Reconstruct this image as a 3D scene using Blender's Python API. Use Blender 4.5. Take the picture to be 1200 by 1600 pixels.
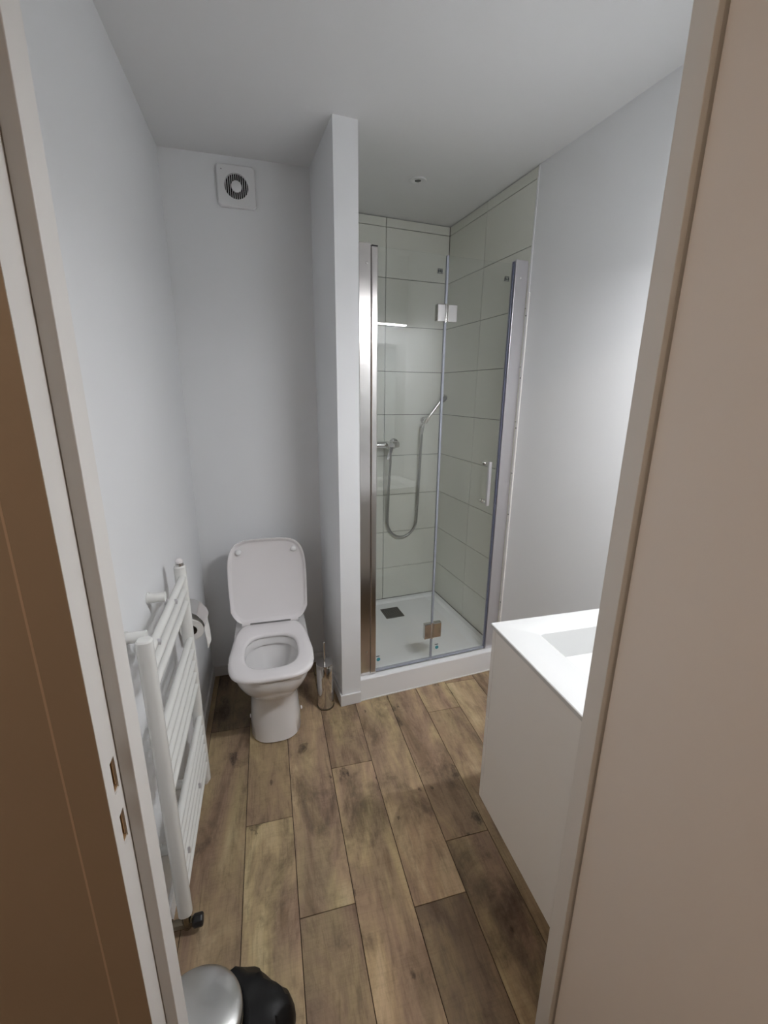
import bpy, bmesh, math, random
from mathutils import Vector, Matrix, noise
for _o in list(bpy.data.objects):
    bpy.data.objects.remove(_o)
C = bpy.context.collection
SC = bpy.context.scene
random.seed(7)
R = math.radians

# ------------------------------------------------------------------ camera, world, exposure, lights
EYE = 1.545                       # eye height; x runs right, y along the floor planks, z up
cam_d = bpy.data.cameras.new('camera')
cam_d.sensor_fit = 'VERTICAL'
cam_d.sensor_height = 36.0
cam_d.lens = 681.07 / 1600 * 36.0
cam_d.clip_start = 0.02
cam = bpy.data.objects.new('camera', cam_d)
C.objects.link(cam)
BX = ((0.96658737, -0.0583411, 0.24961004), (-0.25613969, -0.25805695, 0.93155734), (0.01006553, -0.96436659, -0.26437805))
cam.matrix_world = Matrix((
    (BX[0][0], -BX[0][1], -BX[0][2], 0.0),
    (BX[1][0], -BX[1][1], -BX[1][2], 0.0),
    (BX[2][0], -BX[2][1], -BX[2][2], EYE),
    (0, 0, 0, 1)))
SC.camera = cam
W = bpy.data.worlds.new('world')
W.use_nodes = True
W.node_tree.nodes['Background'].inputs[0].default_value = (0.9, 0.95, 1.0, 1)
W.node_tree.nodes['Background'].inputs[1].default_value = 0.02
SC.world = W
SC.view_settings.view_transform = 'Standard'
SC.view_settings.look = 'None'
SC.view_settings.gamma = 1.0
SC.view_settings.use_curve_mapping = False
SC.view_settings.exposure = 0.0
LED_STRENGTH = 268.0               # the mirror lamp's diffuser
HALL_STRENGTH = 58.0               # the hall ceiling lamp's bowl

# ------------------------------------------------------------------ materials
def lin(c):
    return tuple(((v / 255) / 12.92 if v / 255 <= 0.04045 else ((v / 255 + 0.055) / 1.055) ** 2.4) for v in c)

def mat(name, rgb, rough=0.5, metal=0.0, bump=0.0, bscale=200.0, var=0.0, coat=0.0, spec=0.5, stretch=None):
    m = bpy.data.materials.new(name)
    m.use_nodes = True
    nt = m.node_tree
    b = nt.nodes['Principled BSDF']
    col = lin(rgb)
    b.inputs['Base Color'].default_value = (*col, 1)
    b.inputs['Roughness'].default_value = rough
    b.inputs['Metallic'].default_value = metal
    b.inputs['Specular IOR Level'].default_value = spec
    if coat:
        b.inputs['Coat Weight'].default_value = coat
        b.inputs['Coat Roughness'].default_value = 0.04
    g = nt.nodes.new('ShaderNodeNewGeometry')
    mp = nt.nodes.new('ShaderNodeMapping')
    nt.links.new(g.outputs['Position'], mp.inputs['Vector'])
    if stretch:
        mp.inputs['Scale'].default_value = stretch
    nz = nt.nodes.new('ShaderNodeTexNoise')
    nz.inputs['Scale'].default_value = bscale
    nz.inputs['Detail'].default_value = 3
    nt.links.new(mp.outputs[0], nz.inputs['Vector'])
    if bump:
        bp = nt.nodes.new('ShaderNodeBump')
        bp.inputs['Strength'].default_value = bump
        bp.inputs['Distance'].default_value = 0.001
        nt.links.new(nz.outputs['Fac'], bp.inputs['Height'])
        nt.links.new(bp.outputs[0], b.inputs['Normal'])
    n2 = nt.nodes.new('ShaderNodeTexNoise')
    n2.inputs['Scale'].default_value = 3.0
    nt.links.new(g.outputs['Position'], n2.inputs['Vector'])
    mx = nt.nodes.new('ShaderNodeMix')
    mx.data_type = 'RGBA'
    nt.links.new(n2.outputs['Fac'], mx.inputs['Factor'])
    k = max(var, 0.01)
    mx.inputs[6].default_value = (*[c * (1 - k) for c in col], 1)
    mx.inputs[7].default_value = (*[min(1, c * (1 + k)) for c in col], 1)
    nt.links.new(mx.outputs[2], b.inputs['Base Color'])
    return m

def emit(name, rgb, s):
    m = bpy.data.materials.new(name)
    m.use_nodes = True
    nt = m.node_tree
    nt.nodes.remove(nt.nodes['Principled BSDF'])
    e = nt.nodes.new('ShaderNodeEmission')
    e.inputs[0].default_value = (*lin(rgb), 1)
    e.inputs[1].default_value = s
    nt.links.new(e.outputs[0], nt.nodes['Material Output'].inputs[0])
    return m

def glass_mat(name, tint, ior=1.5):
    m = bpy.data.materials.new(name)
    m.use_nodes = True
    nt = m.node_tree
    nt.nodes.remove(nt.nodes['Principled BSDF'])
    g = nt.nodes.new('ShaderNodeNewGeometry')
    mr = nt.nodes.new('ShaderNodeMapRange')          # index seen from the side the ray is on
    mr.inputs['To Min'].default_value = ior
    mr.inputs['To Max'].default_value = 1 / ior
    nt.links.new(g.outputs['Backfacing'], mr.inputs['Value'])
    fr = nt.nodes.new('ShaderNodeFresnel')
    nt.links.new(mr.outputs[0], fr.inputs['IOR'])
    tr = nt.nodes.new('ShaderNodeBsdfTransparent')
    tr.inputs[0].default_value = (*tint, 1)
    gl = nt.nodes.new('ShaderNodeBsdfGlossy')
    gl.inputs['Roughness'].default_value = 0.015
    mx = nt.nodes.new('ShaderNodeMixShader')
    nt.links.new(fr.outputs[0], mx.inputs[0])
    nt.links.new(tr.outputs[0], mx.inputs[1])
    nt.links.new(gl.outputs[0], mx.inputs[2])
    nt.links.new(mx.outputs[0], nt.nodes['Material Output'].inputs[0])
    return m

def wood_floor_mat():
    m = bpy.data.materials.new('weathered_oak_planks')
    m.use_nodes = True
    nt = m.node_tree
    N, L = nt.nodes.new, nt.links.new
    b = nt.nodes['Principled BSDF']
    g = N('ShaderNodeNewGeometry')
    oi = N('ShaderNodeObjectInfo')
    mul = N('ShaderNodeMath'); mul.operation = 'MULTIPLY'; mul.inputs[1].default_value = 37.0
    L(oi.outputs['Random'], mul.inputs[0])
    cmb = N('ShaderNodeCombineXYZ')
    L(mul.outputs[0], cmb.inputs[0]); L(mul.outputs[0], cmb.inputs[1]); L(mul.outputs[0], cmb.inputs[2])
    add = N('ShaderNodeVectorMath'); add.operation = 'ADD'
    L(g.outputs['Position'], add.inputs[0]); L(cmb.outputs[0], add.inputs[1])
    def tex(scale, vec, detail=4, rough=0.55, dist=0.0):
        mp = N('ShaderNodeMapping'); mp.inputs['Scale'].default_value = vec
        L(add.outputs[0], mp.inputs['Vector'])
        n = N('ShaderNodeTexNoise'); n.inputs['Scale'].default_value = scale
        n.inputs['Detail'].default_value = detail; n.inputs['Roughness'].default_value = rough
        n.inputs['Distortion'].default_value = dist
        L(mp.outputs[0], n.inputs['Vector'])
        return n.outputs['Fac']
    def ramp(f, stops):
        r = N('ShaderNodeValToRGB')
        e = r.color_ramp.elements
        e[0].position, e[1].position = stops[0][0], stops[-1][0]
        e[0].color = (*stops[0][1], 1); e[1].color = (*stops[-1][1], 1)
        for p, c in stops[1:-1]:
            q = e.new(p); q.color = (*c, 1)
        L(f, r.inputs[0])
        return r.outputs[0]
    def mix(kind, fac, a, bb):
        x = N('ShaderNodeMix'); x.data_type = 'RGBA'; x.blend_type = kind
        if isinstance(fac, float): x.inputs['Factor'].default_value = fac
        else: L(fac, x.inputs['Factor'])
        for s, v in ((6, a), (7, bb)):
            if isinstance(v, tuple): x.inputs[s].default_value = (*v, 1)
            else: L(v, x.inputs[s])
        return x.outputs[2]
    grey = lambda v: (v, v, v)
    broad = ramp(tex(1.0, (8.5, 2.0, 1), 6, 0.6, 0.9), [(0.26, lin((122, 100, 80))), (0.42, lin((164, 141, 119))), (0.56, lin((186, 164, 131))), (0.72, lin((210, 191, 156)))])
    hue = ramp(tex(1.0, (5, 1.3, 1), 4, 0.6, 0.5), [(0.36, (1.02, 0.965, 0.98)), (0.62, (0.98, 1.01, 0.92))])
    fine = ramp(tex(1.0, (130, 7, 1), 6, 0.72, 0.6), [(0.28, grey(0.66)), (0.5, grey(0.99)), (0.72, grey(1.08))])
    streak = ramp(tex(1.0, (38, 4.5, 1), 6, 0.66, 1.2), [(0.33, grey(0.50)), (0.43, grey(0.94)), (1.0, grey(1.0))])
    saw = ramp(tex(1.0, (9, 190, 1), 4, 0.65, 0.4), [(0.32, grey(0.84)), (0.52, grey(1.0)), (1.0, grey(1.03))])
    cloud = ramp(tex(1.0, (22, 13, 1), 7, 0.72, 0.3), [(0.34, grey(0.70)), (0.52, grey(1.0)), (0.75, grey(1.08))])
    smear = ramp(tex(1.0, (5.5, 2.8, 1), 9, 0.68, 0.5), [(0.33, grey(0.34)), (0.39, grey(0.62)), (0.46, grey(1.0)), (1.0, grey(1.0))])
    c = mix('MULTIPLY', 1.0, broad, hue)
    c = mix('MULTIPLY', 0.6, c, fine)
    c = mix('MULTIPLY', 0.5, c, streak)
    c = mix('MULTIPLY', 0.55, c, saw)
    c = mix('MULTIPLY', 0.75, c, cloud)
    c = mix('MULTIPLY', 0.75, c, smear)
    # knots: a few dark ragged eyes; pin spots: tiny and more frequent
    def eyes(scale, warp, keep, stops, amount, c):
        mp = N('ShaderNodeMapping'); mp.inputs['Scale'].default_value = scale
        L(add.outputs[0], mp.inputs['Vector'])
        wob = N('ShaderNodeTexNoise'); wob.inputs['Scale'].default_value = 5.0; wob.inputs['Detail'].default_value = 6
        wob.inputs['Roughness'].default_value = 0.7
        L(mp.outputs[0], wob.inputs['Vector'])
        vm = N('ShaderNodeMix'); vm.data_type = 'RGBA'; vm.blend_type = 'LINEAR_LIGHT'; vm.inputs['Factor'].default_value = warp
        L(mp.outputs[0], vm.inputs[6]); L(wob.outputs['Color'], vm.inputs[7])
        vo = N('ShaderNodeTexVoronoi'); vo.inputs['Scale'].default_value = 1.0; vo.voronoi_dimensions = '2D'
        L(vm.outputs[2], vo.inputs['Vector'])
        sp = N('ShaderNodeSeparateColor'); L(vo.outputs['Color'], sp.inputs[0])
        gt = N('ShaderNodeMath'); gt.operation = 'GREATER_THAN'; gt.inputs[1].default_value = 1 - keep
        L(sp.outputs[0], gt.inputs[0])
        am = N('ShaderNodeMath'); am.operation = 'MULTIPLY'; am.inputs[1].default_value = amount
        L(gt.outputs[0], am.inputs[0])
        return mix('MULTIPLY', am.outputs[0], c, ramp(vo.outputs['Distance'], stops))
    c = eyes((6.0, 3.6, 1), 0.2, 0.26, [(0.04, grey(0.25)), (0.075, grey(0.62)), (0.095, grey(0.36)), (0.13, grey(0.86)), (0.26, grey(1.0))], 0.9, c)
    c = eyes((17.0, 9.0, 1), 0.22, 0.07, [(0.03, grey(0.3)), (0.07, grey(0.55)), (0.12, grey(1.0))], 0.85, c)
    # each plank its own printed tone
    c = mix('MULTIPLY', 1.0, c, oi.outputs['Color'])
    L(c, b.inputs['Base Color'])
    b.inputs['Roughness'].default_value = 0.5
    b.inputs['Specular IOR Level'].default_value = 0.35
    bp = N('ShaderNodeBump'); bp.inputs['Strength'].default_value = 0.25; bp.inputs['Distance'].default_value = 0.0012
    L(fine, bp.inputs['Height']); L(bp.outputs[0], b.inputs['Normal'])
    return m

M = {}
M['wall'] = mat('white_wall_paint', (234, 235, 236), 0.75, bump=0.12, bscale=260, var=0.012)
M['ceil'] = mat('white_ceiling_paint', (232, 232, 232), 0.85, bump=0.1, bscale=200, var=0.012)
M['trim'] = mat('white_trim', (228, 227, 226), 0.45)
M['frame'] = mat('white_frame_paint', (224, 222, 218), 0.5, bump=0.08, bscale=120)
M['leaf'] = mat('off_white_door_paint', (236, 228, 220), 0.5, bump=0.06, bscale=150, var=0.015)
M['brown'] = mat('brown_hall_paint', (158, 142, 124), 0.55, bump=0.15, bscale=180, var=0.06)
M['bead'] = mat('bead_highlight_brown', (190, 168, 148), 0.45)
M['rawwood'] = mat('raw_pine', (148, 116, 78), 0.8, bump=0.6, bscale=40, var=0.2, stretch=(1, 1, 0.1))
M['dark'] = mat('dark_void', (22, 20, 19), 0.9)
M['plank'] = wood_floor_mat()
M['sub'] = mat('dark_joint', (58, 44, 34), 0.9)
M['tile'] = mat('pale_grey_tile', (228, 229, 220), 0.22, bump=0.03, bscale=60, var=0.012)
M['grout'] = mat('grey_grout', (112, 110, 102), 0.9, bump=0.3, bscale=400)
M['ceramic'] = mat('white_ceramic', (237, 235, 234), 0.12, coat=0.5)
M['plastic'] = mat('white_plastic', (240, 236, 236), 0.22)
M['fanwhite'] = mat('fan_white', (228, 228, 228), 0.4)
M['enamel'] = mat('white_enamel', (232, 232, 228), 0.25)
M['tray'] = mat('white_tray_resin', (246, 247, 248), 0.35)
M['chrome'] = mat('chrome', (214, 212, 210), 0.09, 1.0)
M['brushed'] = mat('brushed_aluminium', (205, 201, 198), 0.2, 1.0, bump=0.12, bscale=90, stretch=(14, 14, 0.15))
M['pale_alu'] = mat('pale_anodised_profile', (216, 214, 217), 0.34, 0.8)
M['steel'] = mat('bin_steel', (206, 206, 204), 0.3, 1.0)
M['drain'] = mat('drain_grey', (110, 110, 108), 0.35, 0.7, bump=0.2, bscale=150)
M['black'] = mat('black_plastic', (28, 28, 30), 0.4)
M['bag'] = mat('black_bag_film', (14, 14, 15), 0.42, spec=0.3)
M['paper'] = mat('white_tissue', (236, 234, 230), 0.95, bump=0.3, bscale=500)
M['card'] = mat('grey_card_tube', (120, 108, 94), 0.9)
M['seal'] = mat('grey_seal', (158, 162, 172), 0.3)
M['bluesseal'] = mat('blue_grey_seal', (104, 106, 130), 0.3)
M['teal'] = mat('teal_sticker', (70, 150, 160), 0.5)
M['ink'] = mat('dark_ink', (36, 42, 46), 0.5)
M['vanity'] = mat('white_matt_cabinet', (236, 234, 230), 0.4, var=0.01)
M['basin'] = mat('white_basin', (208, 209, 208), 0.2, coat=0.3)
M['mirror'] = mat('mirror_silver', (235, 238, 238), 0.01, 1.0)
M['water'] = mat('bowl_water', (170, 176, 176), 0.02, coat=1.0)
M['brass'] = mat('worn_brass', (120, 96, 60), 0.35, 0.9)
M['nickel'] = mat('dark_nickel', (128, 120, 104), 0.22, 1.0)
M['bristle'] = mat('white_bristle', (220, 220, 220), 0.8)
M['hose'] = mat('metal_hose', (176, 176, 174), 0.28, 0.9, bump=1.0, bscale=300, stretch=(0.2, 0.2, 1))
M['glass'] = glass_mat('shower_glass', (0.985, 0.992, 0.988), 1.6)
M['lens'] = mat('unlit_lens', (70, 70, 70), 0.15)
M['silicone'] = mat('white_silicone', (234, 232, 228), 0.35)

# ------------------------------------------------------------------ mesh helpers
def box(bm, x0, x1, y0, y1, z0, z1, mi=0):
    v = [bm.verts.new(p) for p in ((x0, y0, z0), (x1, y0, z0), (x1, y1, z0), (x0, y1, z0), (x0, y0, z1), (x1, y0, z1), (x1, y1, z1), (x0, y1, z1))]
    fs = []
    for q in ((0, 3, 2, 1), (4, 5, 6, 7), (0, 1, 5, 4), (1, 2, 6, 5), (2, 3, 7, 6), (3, 0, 4, 7)):
        f = bm.faces.new([v[i] for i in q]); f.material_index = mi; fs.append(f)
    return fs

def loft(bm, rings, cap0=True, cap1=True, closed=True, loop=False):
    vs = [[bm.verts.new(p) for p in r] for r in rings]
    n = len(rings[0])
    seq = list(zip(vs, vs[1:])) + ([(vs[-1], vs[0])] if loop else [])
    for a, b in seq:
        for i in range(n if closed else n - 1):
            j = (i + 1) % n
            bm.faces.new((a[i], a[j], b[j], b[i]))
    if not loop:
        if cap0: bm.faces.new(list(reversed(vs[0])))
        if cap1: bm.faces.new(vs[-1])
    return vs

def tube(bm, pts, r, n=12, caps=True):
    pts = [Vector(p) for p in pts]
    rs = r if isinstance(r, (list, tuple)) else [r] * len(pts)
    rings, up = [], None
    for i, p in enumerate(pts):
        t = (pts[min(i + 1, len(pts) - 1)] - pts[max(i - 1, 0)]).normalized()
        if up is None:
            up = Vector((0, 0, 1)) if abs(t.z) < 0.9 else Vector((1, 0, 0))
        a = (up - t * up.dot(t)).normalized(); b = t.cross(a); up = a
        rings.append([p + (a * math.cos(2 * math.pi * k / n) + b * math.sin(2 * math.pi * k / n)) * rs[i] for k in range(n)])
    loft(bm, rings, caps, caps)

def lathe(bm, prof, n=32, o=(0, 0, 0), axis='z', caps=True):
    rings = []
    for r, h in prof:
        ring = []
        for k in range(n):
            a = 2 * math.pi * k / n
            c, s = r * math.cos(a), r * math.sin(a)
            if axis == 'z': p = (o[0] + c, o[1] + s, o[2] + h)
            elif axis == 'y': p = (o[0] + s, o[1] + h, o[2] + c)
            else: p = (o[0] + h, o[1] + c, o[2] + s)
            ring.append(p)
        rings.append(ring)
    loft(bm, rings, caps, caps)

def obj(name, bm, m, parent=None, smooth=False, bevel=0.0, seg=2, ang=40):
    bmesh.ops.recalc_face_normals(bm, faces=bm.faces[:])
    me = bpy.data.meshes.new(name)
    bm.to_mesh(me); bm.free()
    for x in (m if isinstance(m, (list, tuple)) else [m]):
        me.materials.append(x)
    o = bpy.data.objects.new(name, me)
    C.objects.link(o)
    if smooth:
        me.shade_smooth()
        me.set_sharp_from_angle(angle=R(ang))
    if bevel:
        b = o.modifiers.new('bevel', 'BEVEL'); b.width = bevel; b.segments = seg; b.limit_method = 'ANGLE'; b.angle_limit = R(40)
    if parent: o.parent = parent
    return o

def B(name, m, parent, x0, x1, y0, y1, z0, z1, bevel=0.0, seg=2):
    bm = bmesh.new(); box(bm, x0, x1, y0, y1, z0, z1)
    return obj(name, bm, m, parent, bevel=bevel, seg=seg)

def T(name, m, parent, pts, r, n=12):
    bm = bmesh.new(); tube(bm, pts, r, n)
    return obj(name, bm, m, parent, smooth=True)

def Lz(name, m, parent, prof, o=(0, 0, 0), axis='z', n=32):
    bm = bmesh.new(); lathe(bm, prof, n, o, axis)
    return obj(name, bm, m, parent, smooth=True)

def tag(o, label, cat, group=None):
    o['label'] = label; o['category'] = cat
    if group: o['group'] = group
    return o

def thing(name, label, cat, loc=(0, 0, 0), rz=0.0, group=None):
    o = bpy.data.objects.new(name, None); C.objects.link(o)
    o.empty_display_size = 0.05
    o.location = loc; o.rotation_euler = (0, 0, rz)
    return tag(o, label, cat, group)

def struct(o, label, cat):
    o['kind'] = 'structure'
    return tag(o, label, cat)

# the shower stands 5.5 degrees off the planks: its own frame (u along the door, v into the shower)
SA = R(5.5)
SO = Vector((0.391, 1.886, 0))
def sh(u, v, z=0.0):
    return Vector((SO.x + u * math.cos(SA) - v * math.sin(SA), SO.y + u * math.sin(SA) + v * math.cos(SA), z))
CH = 2.51                        # ceiling height
LX = -0.368                      # left wall face
BY = 2.290                       # wall behind the toilet

# ------------------------------------------------------------------ structure
fl = B('floor', M['sub'], None, -1.5, 1.75, -1.5, 3.2, -0.06, -0.0035)
struct(fl, 'wood-look floor of weathered brown oak planks through bathroom and hall', 'floor')
xs = [-1.2065, -1.032, -0.8575, -0.683, -0.508, -0.333, -0.158, 0.011, 0.183, 0.359, 0.534, 0.7, 0.8745, 1.049, 1.2235, 1.398]
joint = {5: 1.84, 6: 1.324, 7: 0.98, 8: 1.503, 9: 0.923, 10: 1.092, 11: 1.72, 12: 0.7, 13: 1.4}
trng = random.Random(5)
tone = {(5, True): 0.82, (5, False): 0.62, (6, False): 0.86, (6, True): 1.05, (7, False): 0.96, (7, True): 0.80, (8, False): 0.88,
        (8, True): 1.06, (9, False): 1.0, (9, True): 0.62, (10, False): 0.98, (10, True): 0.86, (11, True): 0.80}
GAP = 0.0011
for i in range(len(xs) - 1):
    if i < 4:
        ya0, ytop = joint.get(i, random.uniform(0, 1.2)), 0.5
    else:
        ya0, ytop = joint.get(i, random.uniform(0, 1.2)), 3.0
    cuts = sorted({round(ya0 + 1.21 * k, 4) for k in range(-3, 3)})
    cuts = [c for c in cuts if -1.4 < c < ytop]
    edges = [-1.4] + cuts + [ytop]
    for a, b in zip(edges, edges[1:]):
        if b - a < 0.02: continue
        o = B('plank', M['plank'], fl, xs[i] + GAP, xs[i + 1] - GAP, a + GAP, b - GAP, -0.0035, 0.0, bevel=0.0007, seg=1)
        k = tone.get((i, a < joint.get(i, 0) - 0.01), trng.uniform(0.84, 1.04))
        o.color = (k, k * trng.uniform(0.97, 1.0), k * trng.uniform(0.94, 1.0), 1)

ce = B('ceiling', M['ceil'], None, -1.5, 1.75, -1.5, 3.2, CH, CH + 0.08)
struct(ce, 'plain white painted ceiling over bathroom and hall', 'ceiling')

wl = B('wall_left', M['wall'], None, LX - 0.1, LX, 0.59, 2.42, 0, CH)
struct(wl, 'white left bathroom wall behind the towel radiator', 'wall')
bm = bmesh.new(); box(bm, LX, 0.27, BY, BY + 0.12, 0, CH)
wb = obj('wall_back', bm, M['wall'])
struct(wb, 'white back wall behind the toilet', 'wall')

def prism(bm, poly, z0, z1):
    loft(bm, [[(p.x, p.y, z0) for p in poly], [(p.x, p.y, z1) for p in poly]])

bm = bmesh.new(); prism(bm, [sh(-0.097, 0.0), sh(0, 0.0), sh(0, 0.83), sh(-0.097, 0.83)], 0, CH)
wm = obj('wall_middle', bm, M['wall'])
struct(wm, 'white narrow partition wall between toilet and shower', 'wall')
bm = bmesh.new(); prism(bm, [sh(-0.097, 0.83), sh(0.95, 0.83), sh(0.95, 0.93), sh(-0.097, 0.93)], 0, CH)
wr = obj('wall_rear', bm, M['grout'])
struct(wr, 'rear shower wall covered with pale grey tiles', 'wall')
bm = bmesh.new(); prism(bm, [sh(0.845, 0.83), sh(0.95, 0.83), sh(0.95, 0.02), sh(0.845, 0.02)], 0, CH)
wrt = obj('wall_right', bm, M['grout'])
struct(wrt, 'right shower wall covered with pale grey tiles', 'wall')
def uv_of_y(u, y): return (y - SO.y - u * math.sin(SA)) / math.cos(SA)
bm = bmesh.new(); prism(bm, [sh(0.834, 0.02), sh(0.95, 0.02), sh(0.95, uv_of_y(0.95, 0.59)), sh(0.834, uv_of_y(0.834, 0.59))], 0, CH)
wrp = obj('wall_right', bm, M['wall'])
struct(wrp, 'white painted right wall between shower and vanity', 'wall')

# shower tiles
TW = 0.0085
rows = [2.459 - 0.2625 * k for k in range(10)]
zs = [(2.4605, 2.5055)] + [(rows[k + 1] + 0.0015, rows[k] - 0.0015) for k in range(9)]
rngt = random.Random(3)
for z0, z1 in zs:
    z0 = max(z0, 0.126)
    for (a, b) in ((0.0095, 0.4185), (0.4215, 0.8285)):
        j = rngt.uniform(-0.0003, 0.0003)
        bm = bmesh.new(); prism(bm, [sh(a, 0.818 + j), sh(b, 0.818 + j), sh(b, 0.831), sh(a, 0.831)], z0, z1)
        obj('tile', bm, M['tile'], wr, bevel=0.001, seg=1)
    for (a, b) in ((0.0235, 0.4165), (0.4195, 0.815)):
        j = rngt.uniform(-0.0003, 0.0003)
        bm = bmesh.new(); prism(bm, [sh(0.8305 + j, a), sh(0.846, a), sh(0.846, b), sh(0.8305 + j, b)], z0, z1)
        obj('tile', bm, M['tile'], wrt, bevel=0.001, seg=1)
    for (a, b) in ((0.085, 0.4165), (0.4195, 0.816)):
        bm = bmesh.new(); prism(bm, [sh(-0.001, a), sh(0.0085, a), sh(0.0085, b), sh(-0.001, b)], z0, z1)
        obj('tile', bm, M['tile'], wm, bevel=0.001, seg=1)

# white corner bead where the tiles end, with nail heads
bm = bmesh.new()
box(bm, 0.8295, 0.8335, 0.012, 0.0225, 0.126, CH - 0.002)
tr = obj('trim_1', bm, M['wall'], None, bevel=0.0015)
tr.location = SO; tr.rotation_euler = (0, 0, SA)
struct(tr, 'thin white bead along the end of the shower tiles', 'trim')
B('sealant_bead', M['silicone'], tr, 0.8262, 0.8338, 0.004, 0.0118, 0.126, 2.0, bevel=0.0025)
for z in (1.90, 1.62, 1.38, 1.15, 0.93, 0.42):
    bm = bmesh.new(); lathe(bm, [(0.0016, 0), (0.0032, -0.0014), (0.0034, -0.003)], 10, (0.8265, 0.012, z), 'x')
    obj('nail_head', bm, M['drain'], tr, smooth=True)

# door wall with the doorway
JL, JR = -0.2, 0.559
bm = bmesh.new()
for f in box(bm, LX - 0.1, JL - 0.0573, 0.5, 0.59, 0, CH): f.material_index = 1 if f.calc_center_median().y < 0.505 else 0
box(bm, 0.655, 1.44, 0.546, 0.59, 0, CH)
for f in box(bm, JL - 0.0573, 0.655, 0.5, 0.59, 2.13, CH): f.material_index = 1 if f.calc_center_median().y < 0.505 else 0
wf = obj('wall_front', bm, [M['wall'], M['brown']])
struct(wf, 'doorway wall, white inside and brown on the hall side', 'wall')

d1 = bpy.data.objects.new('door_1', None); C.objects.link(d1); d1.location = (0, 0, 0)
struct(d1, 'white bathroom door standing open in its frame', 'door')
# left jamb: outer half with two lock openings, stop, inner reveal
RX = JL - 0.0173
bm = bmesh.new()
holes = [(0.953, 1.001), (1.037, 1.086)]
y0h, y1h = 0.5215, 0.5365
box(bm, JL - 0.0573, RX - 0.012, 0.5, 0.592, 0, 2.09)
box(bm, RX - 0.012, RX, 0.5, y0h, 0, 2.09)
box(bm, RX - 0.012, RX, y1h, 0.592, 0, 2.09)
zz = 0
for a, b in holes:
    box(bm, RX - 0.012, RX, y0h, y1h, zz, a); zz = b
box(bm, RX - 0.012, RX, y0h, y1h, zz, 2.09)
obj('jamb', bm, M['frame'], d1)
for a, b in holes:
    bm = bmesh.new()
    box(bm, RX - 0.0119, RX - 0.0095, y0h, y1h, a, b)
    box(bm, RX - 0.0119, RX - 0.0012, y0h, y0h + 0.003, a + 0.002, b - 0.006)
    box(bm, RX - 0.0119, RX - 0.003, y1h - 0.0026, y1h, a + 0.006, b - 0.001)
    box(bm, RX - 0.0119, RX - 0.002, y0h, y1h, a, a + 0.003)
    obj('lock_mortise', bm, M['rawwood'], d1)['label'] = 'raw wood lock opening cut in the white jamb'
    B('mortise_plate', M['brass'], d1, RX - 0.0095, RX - 0.008, y0h + 0.004, y1h - 0.0035, a + 0.006, b - 0.006)  # thin brass-coloured metal plate at the back of the opening
B('door_stop', M['frame'], d1, RX + 0.0002, JL, 0.546, 0.592, 0, 2.075, bevel=0.0012)
B('door_stop', M['frame'], d1, JR, JR + 0.0115, 0.546, 0.586, 0, 2.075, bevel=0.0012)
B('jamb', M['frame'], d1, JR + 0.0117, 0.655, 0.547, 0.592, 0, 2.09)
B('frame_head', M['frame'], d1, JL - 0.0573, 0.655, 0.5, 0.592, 2.09, 2.13)
B('head_stop', M['frame'], d1, JL, JR, 0.546, 0.592, 2.06, 2.09)
cs = B('casing', M['brown'], d1, JL - 0.0573, RX - 0.0002, 0.4988, 0.4999, 0, 2.09)
cs['label'] = 'brown face of the door frame on the hall side'
B('bead_highlight', M['bead'], d1, JL - 0.0598, JL - 0.0573, 0.4986, 0.4999, 0, 2.09)['label'] = 'thin brown strip beside the casing, its edge highlight put in as lighter colour'  # flat strip; its lighter brown paints in the light caught along the edge
# leaf open at right angles into the hall, hinged on the right
lf = B('door_leaf', M['leaf'], d1, 0.5715, 0.6115, -0.22, 0.5425, 0.008, 2.055, bevel=0.0015)
lf['label'] = 'off-white flush door leaf, wide open'
for z in (0.25, 1.05, 1.85):
    T('hinge', M['nickel'], d1, [(0.617, 0.5435, z - 0.045), (0.617, 0.5435, z + 0.045)], 0.005, 10)
for sx, xx in ((-1, 0.5715), (1, 0.6115)):
    bm = bmesh.new(); lathe(bm, [(0.024, 0), (0.024, 0.006), (0.01, 0.008), (0.01, 0.04)], 20, (0, 0, 0), 'x')
    tube(bm, [(0.036, 0, 0), (0.04, 0.02, 0), (0.042, 0.12, 0)], [0.009, 0.009, 0.008], 12)
    h = obj('lever_handle', bm, M['brushed'], d1, smooth=True)
    h.location = (xx, -0.165, 1.04); h.scale = (sx, 1, 1)

# hall around the camera
struct(B('wall_hall_left', M['brown'], None, -1.4, -1.3, -1.4, 0.5, 0, CH), 'brown side wall of the hall', 'wall')
struct(B('wall_hall_right', M['leaf'], None, 1.55, 1.65, -1.4, 0.59, 0, CH), 'off-white side wall of the hall', 'wall')
struct(B('wall_hall_back', M['leaf'], None, -1.4, 1.65, -1.5, -1.4, 0, CH), 'off-white far wall of the hall', 'wall')
struct(B('wall_hall_front', M['brown'], None, -1.4, LX - 0.1, 0.5, 0.59, 0, CH), 'brown hall wall left of the doorway', 'wall')
struct(B('wall_hall_corner', M['leaf'], None, 1.44, 1.65, 0.546, 0.64, 0, CH), 'short hall wall right of the doorway', 'wall')

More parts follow.
